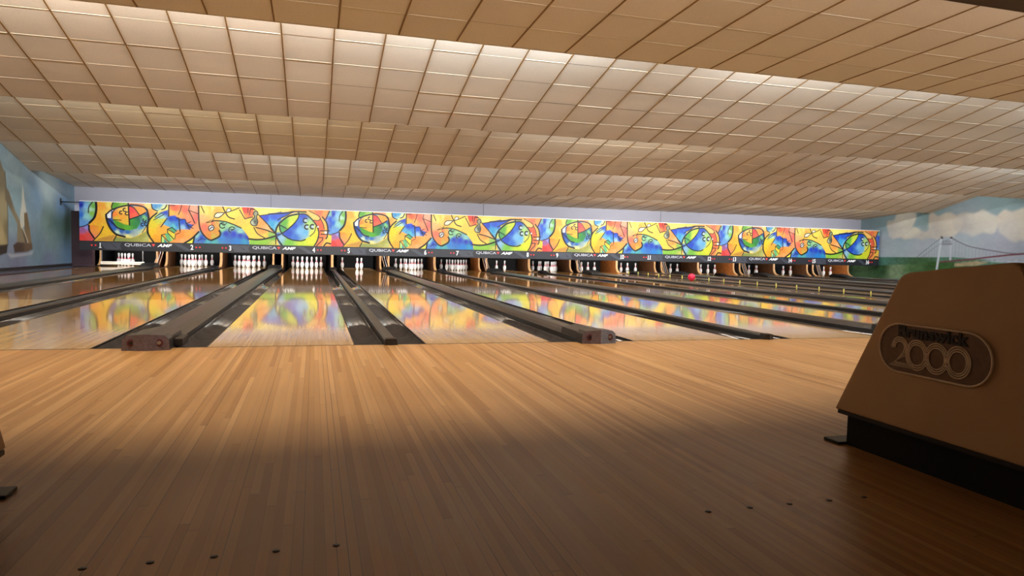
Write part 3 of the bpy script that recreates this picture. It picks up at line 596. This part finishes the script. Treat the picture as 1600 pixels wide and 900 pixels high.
    F([(1060, 150), (1230, 150), (1230, 585), (1150, 590), (1050, 560), (1030, 430), (985, 300)], [(1100, 300, (36, 84, 200)), (1180, 420, (30, 70, 190)), (1090, 200, (130, 180, 170)), (1150, 550, (110, 160, 215)), (1000, 330, (120, 130, 200))])
    F([(1030, 570), (1150, 590), (1110, 680), (1000, 760), (940, 790), (1000, 650)], [(1050, 620, (244, 204, 76)), (1000, 720, (242, 190, 80))])
    F([(1110, 640), (1170, 590), (1230, 600), (1230, 800), (960, 800), (1100, 740)], [(1180, 640, (176, 110, 150)), (1150, 720, (214, 76, 66)), (1050, 770, (236, 150, 90))])
    S([(0, 420), (60, 500), (125, 550)], 11); S([(0, 520), (60, 535), (120, 565)], 9); S([(0, 640), (130, 600)], 13); S([(130, 600), (125, 750)], 9); S([(0, 210), (300, 190), (420, 165), (650, 172)], 16)
    S([(245, 790), (150, 650), (122, 540), (150, 430), (220, 340), (350, 245), (510, 208)], 19); S([(155, 310), (300, 240), (420, 172)], 11); S([(540, 205), (650, 215), (760, 310), (840, 420), (880, 540), (855, 680), (795, 790)], 15)
    S([(520, 170), (515, 270), (430, 390), (320, 490), (220, 560), (140, 592)], 13); S([(185, 400), (310, 470)], 11); S([(185, 410), (200, 500), (260, 590), (400, 670), (560, 690), (640, 665)], 14); S([(720, 610), (800, 530), (825, 430)], 9)
    for hx, hy in ((640, 325), (665, 440), (765, 435)):
        c.fill([(hx + 30 * math.cos(a), hy + 34 * math.sin(a)) for a in np.linspace(0, 6.28, 12)[:-1]], (186, 206, 216), soft=.02); c.ring((hx, hy), 38, px(17), 70, 300)
    S([(700, 150), (870, 240), (902, 290), (870, 325), (790, 320)], 9); S([(940, 260), (1010, 350), (1040, 470), (1032, 600), (1010, 650)], 16); S([(900, 280), (960, 400), (975, 480)], 9); S([(910, 510), (1065, 508)], 13); S([(920, 570), (1035, 570)], 13); F([(985, 520), (1022, 520), (1022, 562), (985, 562)], (242, 242, 242)); F([(848, 425), (880, 425), (880, 450), (848, 450)], (236, 232, 226))
    S([(1065, 160), (1005, 300)], 13); S([(1060, 575), (1150, 590), (1230, 565)], 10); S([(880, 630), (955, 633), (940, 680), (840, 780)], 11, smooth=False); S([(970, 785), (1020, 730), (1090, 742)], 16)
    c.map = c3
    c.fill([(72 + 48 * math.cos(a), 455 + 50 * math.sin(a)) for a in np.linspace(0, 6.28, 14)[:-1]], (240, 240, 240)); c.ring((72, 455), 50, px(11)); S([(45, 445), (100, 455)], 11); S([(90, 430), (55, 475)], 8)
    return c
ART = paint_mat('printed_art', .35, .4)
STRIP = M('strip_dark', (27, 27, 34), .4); STRIPL = M('strip_facet', (54, 56, 66), .4); STRIPB = M('strip_edge', (16, 16, 20), .5)
RED = M('indicator_red', (190, 40, 44), .3, emit=(190, 40, 44), es=.25); WH = M('number_white', (235, 235, 235), .5); LG = M('logo_grey', (176, 176, 186), .5); REDT = M('logo_red', (206, 60, 60), .5); TRIM = M('art_top_trim', (238, 234, 228), .4)
def make_mask(canvas, k):
    t = empty('masking_unit', (0, 0, 0)); H = ZT - ZB
    n = canvas.noise(150, 60); canvas.C = canvas.C ** 1.12 * (.56 + .18 * n)[..., None]
    ap = MB(); ap.box((0.003, .004, ZB), (UW - .003, .05, ZT), BLACK); ap.build('backing_board', t)
    canvas.mesh('art_panel', lambda a, b: (a, np.zeros_like(a), b + ZB), ART, t)
    MB().box((0.003, -.008, ZT), (UW - .003, .05, ZT + .014), TRIM).build('top_trim', t)
    s = MB(); s.box((0, -.02, ZS), (UW, .05, ZB - .01), STRIP); s.box((0, -.03, ZB - .022), (UW, .05, ZB), STRIPB); s.box((0, -.024, ZS - .012), (UW, .05, ZS + .012), STRIPB)
    for a, b_, c_, d in ((.15, .22, .28, .19), (.22, .29, .31, .30), (.70, .76, .85, .80), (.30, .31, .285, .26)):
        s.face([(a * UW, -.0212, ZB - .03), (b_ * UW, -.0212, ZB - .03), (c_ * UW, -.0212, ZS + .02), (d * UW, -.0212, ZS + .02)], STRIPL)
    s.build('number_strip', t, recalc=False)
    for fx in (.090, .118, .882, .910):
        d = MB(); d.tube([(0, 0, 0), (0, -.012, 0)], .024, RED, 14); d.build('indicator_light', t, (fx * UW, -.02, .622))
    RX = Matrix.Rotation(math.pi / 2, 4, 'X')
    lg = text_mesh('brand_lettering', 'QUBICA', .118, LG, t, Matrix.Translation((.432 * UW, -.024, .650)) @ RX, sx=1.60, offset=.001); lg['label'] = 'thin grey wide capital lettering'
    tr = MB(); tr.prism([(-.05, .035), (.05, .035), (0, -.045)], 'y', -.026, -.02, REDT); tr.build('red_triangle', t, (.5505 * UW, 0, .655))
    text_mesh('brand_lettering', 'AMF', .118, WH, t, Matrix.Translation((.633 * UW, -.024, .648)) @ RX, sx=1.55, shear=.30, offset=.003)
    return t
def digits(n, x, t):
    RX = Matrix.Rotation(math.pi / 2, 4, 'X')
    o = text_mesh('lane_number', str(n), .205, WH, t, Matrix.Translation((x, -.026, .612)) @ RX, sx=.78, offset=.0035)
    bm = bmesh.new(); bm.from_mesh(o.data)
    s = str(n); 
    if s[0] == '1' or s[-1] == '1':      # foot serifs
        zs = min(v.co.z for v in bm.verts); base = sorted(v.co.x for v in bm.verts if v.co.z < zs + .004); cl_ = [[base[0]]]
        for q in base[1:]:
            if q - cl_[-1][-1] > .03 and len(s) > 1 and not (s[0] != '1'): cl_.append([q])
            else: cl_[-1].append(q)
        spots = [(cl_[0][0] + cl_[0][-1]) / 2]
        if len(s) > 1 and s[-1] == '1': spots.append((cl_[-1][0] + cl_[-1][-1]) / 2)
        for sx in spots:
            r = bmesh.ops.create_cube(bm, size=1)
            for v in r['verts']: v.co = Vector((sx + v.co.x * .066, -.026 + v.co.y * .006, zs + .008 + v.co.z * .016))
    bm.to_mesh(o.data); bm.free()
MA = make_mask(art_a(), 0); MB_ = make_mask(art_b(), 1)
for k in range(8):
    src = MA if k % 2 == 0 else MB_
    o = src if k < 2 else copy_tree(src)
    o['_k'] = k
units = [MA, MB_]
del_prop = [o for o in COL.objects if '_k' in o.keys() and o.parent is None]
for o in del_prop:
    k = o['_k']; del o['_k']; o.location = (U0 + UW * k, 17.0, 0)
    if k == 7: o.scale.x = 1.035
    what = 'sliced ball and zigzag artwork' if k % 2 == 0 else 'dragonfly and blue ball artwork'
    tag(o, 'masking board above lanes %s and %s with %s' % (NW[2 * k + 1], NW[2 * k + 2], what), 'masking board', 'masking boards above the pins')
    digits(2 * k + 1, .152 * UW, o); digits(2 * k + 2, .848 * UW, o)
# bracket that ties the first board to the left wall
b = empty('wall_bracket', (XL, 17.0, 1.83)); tag(b, 'thin black bracket rod fixing the masking board to the sailing mural wall', 'bracket')
MB().tube([(0, 0.02, 0), (.47, .02, 0)], .016, BLACK, 8).build('rod', b); MB().box((0, -.03, -.10), (.015, .07, .10), BLACK).build('wall_plate', b)

# ------------------------------------------------------------------ pin bays: kickbacks, curtains, lamps
def kickback(x, n, wide_side, thick, face, label):
    t = tag(empty('kickback_panel', (x, 0, 0)), label, 'kickback', 'kickback partitions between the pin bays')
    prof = [(18.17, -.1), (18.17, .02), (18.30, .06), (18.39, .13), (18.44, .25), (18.46, 1.1), (19.9, 1.1), (19.9, -.1)]
    MB().prism(prof, 'x', -thick / 2, thick / 2, face).build('panel', t)
    e = MB(); pp = [(18.16, .02), (18.295, .065), (18.38, .135), (18.43, .25), (18.45, 1.0)]
    e.prism(pp + [(p[0] + .035, p[1] - (.0 if i > 2 else .03)) for i, p in list(enumerate(pp))[::-1]], 'x', -thick / 2 - .004, thick / 2 + .004, WOODE); e.build('edge_moulding', t)
    return t
for n in range(0, 17):
    if n == 0: a, b = lane_left(1) - .6, lane_left(1)
    elif n == 16: a, b = lane_left(16) + LW, lane_left(16) + LW + .6
    else: a, b = lane_left(n) + LW, lane_left(n + 1)
    cx = (a + b) / 2
    fm = (WOODB, WOODO, WOODB)[n % 3]
    if n == 0: kickback(lane_left(1) - .27, n, 0, .05, BLACK, 'black kickback partition at the left of the pins of lane 1'); continue
    if n == 16: kickback(a + .45, n, 0, .05, WOODO, 'orange kickback partition at the right of the pins of lane 16'); continue
    if n % 2:
        kickback(cx - .14, n, 1, .05, fm, 'wooden kickback partition at the right of the pins of lane %s' % NW[n])
        kickback(cx + .14, n, 1, .05, WOODR if n > 8 else WOODB, 'kickback partition at the left of the pins of lane %s' % NW[n + 1])
        if n in (1, 5, 7, 9, 11, 13, 15):
            l = tag(empty('ball_lift_rail', (cx, 17.9, 0)), 'slanting ball lift rails below the masking board between lanes %s and %s' % (NW[n], NW[n + 1]), 'ball lift', 'ball lift rails')
            s_ = -1 if n < 4 else 1
            for q in range(3):
                pts = [(s_ * (-.15 + .07 * q), .05 + .02 * q, .62), (s_ * (-.11 + .07 * q), .0, .35), (s_ * (-.02 + .07 * q), -.06, .02)]
                MB().tube(cr(pts), .012, M('rail_tan', (176, 140, 110), .4) if q % 2 == 0 else M('rail_steel', (150, 146, 150), .3, .5), 6).build('rail', l)
    else:
        kickback(cx, n, 0, .07, fm, 'single wooden kickback partition between the pins of lanes %s and %s' % (NW[n], NW[n + 1]))
# bay lamps (pin lights); each bay has its own brightness
BAY = {1: 1.3, 2: 1.0, 3: 1.1, 4: 1.2, 5: 1.1, 6: 1.1, 7: .35, 8: 1.3, 9: .4, 10: 1.4, 11: 1.3, 12: .5, 13: 1.3, 14: .4, 15: .9, 16: 1.2}
for n in range(1, 17):
    x = lane_left(n) + LW / 2
    area('pin_light', (x, 17.35, .70), (.8, .08), 19 * BAY[n], (1.0, .97, .95), (0, 1.0, -.30))
for n in range(1, 17):
    x = lane_left(n)
    t = tag(empty('pinsetter', (x, 0, 0)), 'dark pin setting machine with curtain behind the pins of lane %s' % NW[n], 'pinsetter', 'pin setting machines')
    m = MB(); m.box((-.10, 19.55, -.1), (LW + .10, 19.60, .9), PIT); m.build('ball_curtain', t)
    MB().box((-.08, 18.1, .62), (LW + .08, 19.5, 1.15), PIT, bev=.03).build('setting_table', t)

# pins
IN = .0254
PP = [(0, .70), (.15, 1.0), (.75, 1.41), (2.25, 1.953), (3.375, 2.255), (4.5, 2.383), (5.2, 2.36), (5.875, 2.282), (7.25, 1.85), (8.0, 1.5), (8.625, 1.236), (9.0, 1.09), (9.4, .98), (9.7, .93), (10.0, .90), (10.4, .905), (10.9, .935), (11.75, 1.047), (12.6, 1.2), (13.4, 1.273), (14.1, 1.18), (14.6, .93), (14.9, .5), (15, .15)]
m = MB(); m.lathe([(z * IN, r * IN) for z, r in PP], PINW, 20, matfn=lambda z: PINR if (8.3 < z / IN < 9.2 or 9.5 < z / IN < 10.2) else PINW)
PIN = m.build('bowling_pin'); first = [True]
def pin(x, y, label, group, z=.0015, tilt=0):
    if first[0]: o = PIN; first[0] = False
    else: o = PIN.copy(); COL.objects.link(o)
    o.location = (x, y, z); o.rotation_euler = (0, 0, R.uniform(0, 6))
    tag(o, label, 'bowling pin', group)
D = .3048; RY = [18.29, 18.554, 18.818, 19.082]
SPOT = {1: (0, 0), 2: (-.5, 1), 3: (.5, 1), 4: (-1, 2), 5: (0, 2), 6: (1, 2), 7: (-1.5, 3), 8: (-.5, 3), 9: (.5, 3), 10: (1.5, 3)}
WHERE = {1: 'head pin', 2: 'second-row left pin', 3: 'second-row right pin', 4: 'third-row left pin', 5: 'third-row middle pin', 6: 'third-row right pin', 7: 'back-row far left pin', 8: 'back-row inner left pin', 9: 'back-row inner right pin', 10: 'back-row far right pin'}
def rack(n, ids, dx=0):
    cx = lane_left(n) + LW / 2 + dx
    for i in ids: pin(cx + SPOT[i][0] * D, RY[SPOT[i][1]], 'white red-banded bowling pin on lane %s, %s' % (NW[n], WHERE[i]), 'pins standing on lane %d' % n)
rack(1, (1, 2, 4, 5, 7, 8)); 
for n in (2, 3, 4, 6, 7, 9): rack(n, range(1, 11))
rack(5, (7, 1, 3)); rack(8, (4, 5))
def loose(n, xs):
    nm = ('leftmost', 'middle', 'rightmost') if len(xs) == 3 else (('left', 'right') if len(xs) == 2 else ('far left', 'inner left', 'inner right', 'far right'))
    for (x, y), q in zip(xs, nm): pin(x, y, 'white bowling pin left standing on lane %s, %s of the few there' % (NW[n], q), 'pins standing on lane %d' % n)
loose(10, [(10.52, 19.08), (10.78, 19.08), (11.05, 19.08)])
loose(11, [(12.156, 19.08), (12.30, 18.82), (12.43, 19.08), (12.768, 19.08)])
loose(12, [(14.283, 19.08), (14.585, 19.08)])
loose(13, [(15.629, 19.08), (15.956, 19.08), (16.271, 19.08)])
loose(14, [(17.858, 19.08), (18.09, 18.90), (18.176, 19.08)])
loose(15, [(19.40, 18.95), (19.483, 19.08), (19.76, 18.95), (19.842, 19.08)])
loose(16, [(21.40, 18.95), (21.514, 19.08), (21.75, 18.95), (21.839, 19.08)])
# sweep bar lowered on lane 1
t = tag(empty('pin_sweep', (lane_left(1), 18.0, 0)), 'lowered pale sweep bar in front of the pins of lane 1', 'sweep bar')
MB().box((-.16, -.02, .045), (1.03, .02, .135), M('sweep_white', (208, 202, 190), .4), bev=.008).build('bar', t)
for sx in (-.13, .99): MB().box((sx - .01, -.015, .13), (sx + .012, .015, .55), STEEL).build('arm', t)
MB().box((-.12, -.024, .085), (.98, -.02, .098), M('sweep_stripe', (140, 120, 100), .4)).build('stripe', t)

# bumper rail with yellow posts beside lane 10, red ball in the gutter behind it
bx = lane_left(10) + LW + .003
t = tag(empty('bumper_rail', (bx, 0, 0)), 'raised steel bumper rail with yellow posts along the right edge of lane 10', 'bumper rail')
MB().tube([(0, 2.2, .135), (0, 17.1, .135)], .013, M('rail_grey', (92, 92, 96), .3, .4), 10).build('top_rail', t)
MB().box((-.012, 2.2, .003), (.012, 17.1, .016), STEEL).build('bottom_rail', t)
for k in range(20):
    y = 2.82 + k * .735
    if y < 17.1: MB().tube([(0, y, .012), (.0, y, .06), (0, y, .125)], (.015, .011, .015), YEL_M, 8).build('post', t)
ball = MB(); bmesh.ops.create_uvsphere(ball.bm, u_segments=40, v_segments=24, radius=.108)
BR = M('ball_crimson', (194, 30, 66), .12); ball.mi(BR)
for f in ball.bm.faces: f.smooth = True
bo = ball.build('bowling_ball', None, (lane_left(10) + LW - .125, 12.35, .1085)); tag(bo, 'shiny crimson bowling ball resting on lane ten against the yellow-posted rail', 'bowling ball')

# ------------------------------------------------------------------ ball return hoods on the approach
HT = M('hood_tan', (206, 168, 124), .5, noise=.06, nscale=4); BADGE = M('badge_bronze', (116, 88, 68), .42, .2, noise=.15, nscale=40); BR1 = M('badge_rim', (236, 214, 186), .35, .1); BR2 = M('badge_ring_dark', (34, 24, 22), .5); LET = M('badge_letter_black', (20, 14, 14), .5)
HOLE = M('hood_throat_black', (5, 5, 6), .8)
def ball_return(cx, label):
    t = tag(empty('ball_return', (cx, -3.10, 0)), label, 'ball return', None); hw = .22
    Yo = 3.10
    prof = [(-3.105, .140), (-3.395, .688), (-3.412, .708), (-3.44, .720), (-3.62, .742), (-3.835, .767), (-3.86, .755), (-3.868, .735), (-4.02, .140)]
    P2 = [(y + Yo, z) for y, z in prof]
    MB().prism(P2, 'x', -hw, hw, HT, bev=.010).build('hood', t)
    # mouth of the hood towards the seats
    MB().prism([(-3.862 + Yo, .742), (-3.995 + Yo, .20), (-4.04 + Yo, .20), (-3.885 + Yo, .742)], 'x', -hw + .012, hw - .012, HOLE, bev=.004).build('ball_opening', t)
    MB().prism([(-3.13 + Yo, .128), (-3.13 + Yo, .142), (-4.02 + Yo, .142), (-4.02 + Yo, .128)], 'x', -hw - .003, hw + .003, BR2).build('lower_rim', t)
    MB().box((-hw + .028, -4.9 + Yo, 0), (hw - .028, -3.152 + Yo, .13), HOLE).build('plinth', t)
    MB().box((-hw - .012, -3.155 + Yo, 0), (hw + .012, -3.066 + Yo, .012), BLACK, bev=.003).build('foot_plate', t)
    # rack with two rails towards the seats
    MB().box((-hw + .01, -4.9 + Yo, .13), (hw - .01, -4.06 + Yo, .40), HT, bev=.02).build('rack_body', t)
    for sx in (-1, 1): MB().tube([(sx * .10, -4.88 + Yo, .46), (sx * .10, -4.05 + Yo, .46)], .012, STEEL, 8).build('rack_rail', t)
    # badge on both sides
    for side in (-1, 1):
        X = side * (hw + .002)
        b = empty('badge', (0, 0, 0)); b.parent = t
        def st(L_, Hh, n=14):
            pts = []; r_ = Hh / 2
            for k in range(n + 1): a = -math.pi / 2 + math.pi * k / n; pts.append((L_ / 2 - r_ + r_ * math.cos(a), r_ * math.sin(a)))
            for k in range(n + 1): a = math.pi / 2 + math.pi * k / n; pts.append((-L_ / 2 + r_ + r_ * math.cos(a), r_ * math.sin(a)))
            return pts
        yc, zc = -3.567 + Yo, .441
        # the badge leans down with its own slope as on the hood
        def put(u, v): return (yc - side * -1 * -u if False else yc + (-u if side < 0 else u), zc + v)
        m = MB(); m.prism([put(*p) for p in st(.458, .178)], 'x', X, X + side * .006, BADGE); m.build('badge_plate', b)
        m = MB(); m.tube([(X + side * .007, *put(*p)) for p in st(.458, .178)], .0042, BR1, 6, close=True); m.build('badge_rim', b)
        m = MB()
        for ux in (-.061 + .0, .020, .104):
            for q, rr_ in enumerate((.0535, .0455, .0375)):
                m.tube([(X + side * .008, *put(ux + .003 + rr_ * math.cos(a) * .88, -.016 + rr_ * math.sin(a))) for a in np.linspace(0, 2 * math.pi, 29)[:-1]], .0028, BR1, 6, close=True)
        for q, o_ in enumerate((0, .0075, .015)):
            rr_ = .0385 - o_
            arc = [(-.134 + rr_ * math.cos(a) * .92, .002 + rr_ * math.sin(a)) for a in np.linspace(math.pi * 1.05, -math.pi * .22, 16)]
            pts = arc + [(-.176 + o_ * 1.6, -.066 + o_ * .8), (-.07, -.066 + o_ * .8)]
            m.tube([(X + side * .008, *put(*p)) for p in pts], .0028, BR1, 6)
        m.build('number_2000', b)
        rot = Matrix.Rotation(math.pi / 2, 4, 'X'); rz = Matrix.Rotation(-math.pi / 2 if side < 0 else math.pi / 2, 4, 'Z')
        yy, zz = put(-.006, .063)
        text_mesh('maker_lettering', 'Brunswick', .062, LET, b, Matrix.Translation((X + side * .007, yy, zz)) @ rz @ rot, extrude=.003, sx=1.08, offset=.0022)
    return t
ball_return(3.061, 'tan ball return hood with oval bronze badge and black plinth at the right')
ball_return(-.350, 'tan ball return whose hood edge and foot plate just enter the photo at the left')
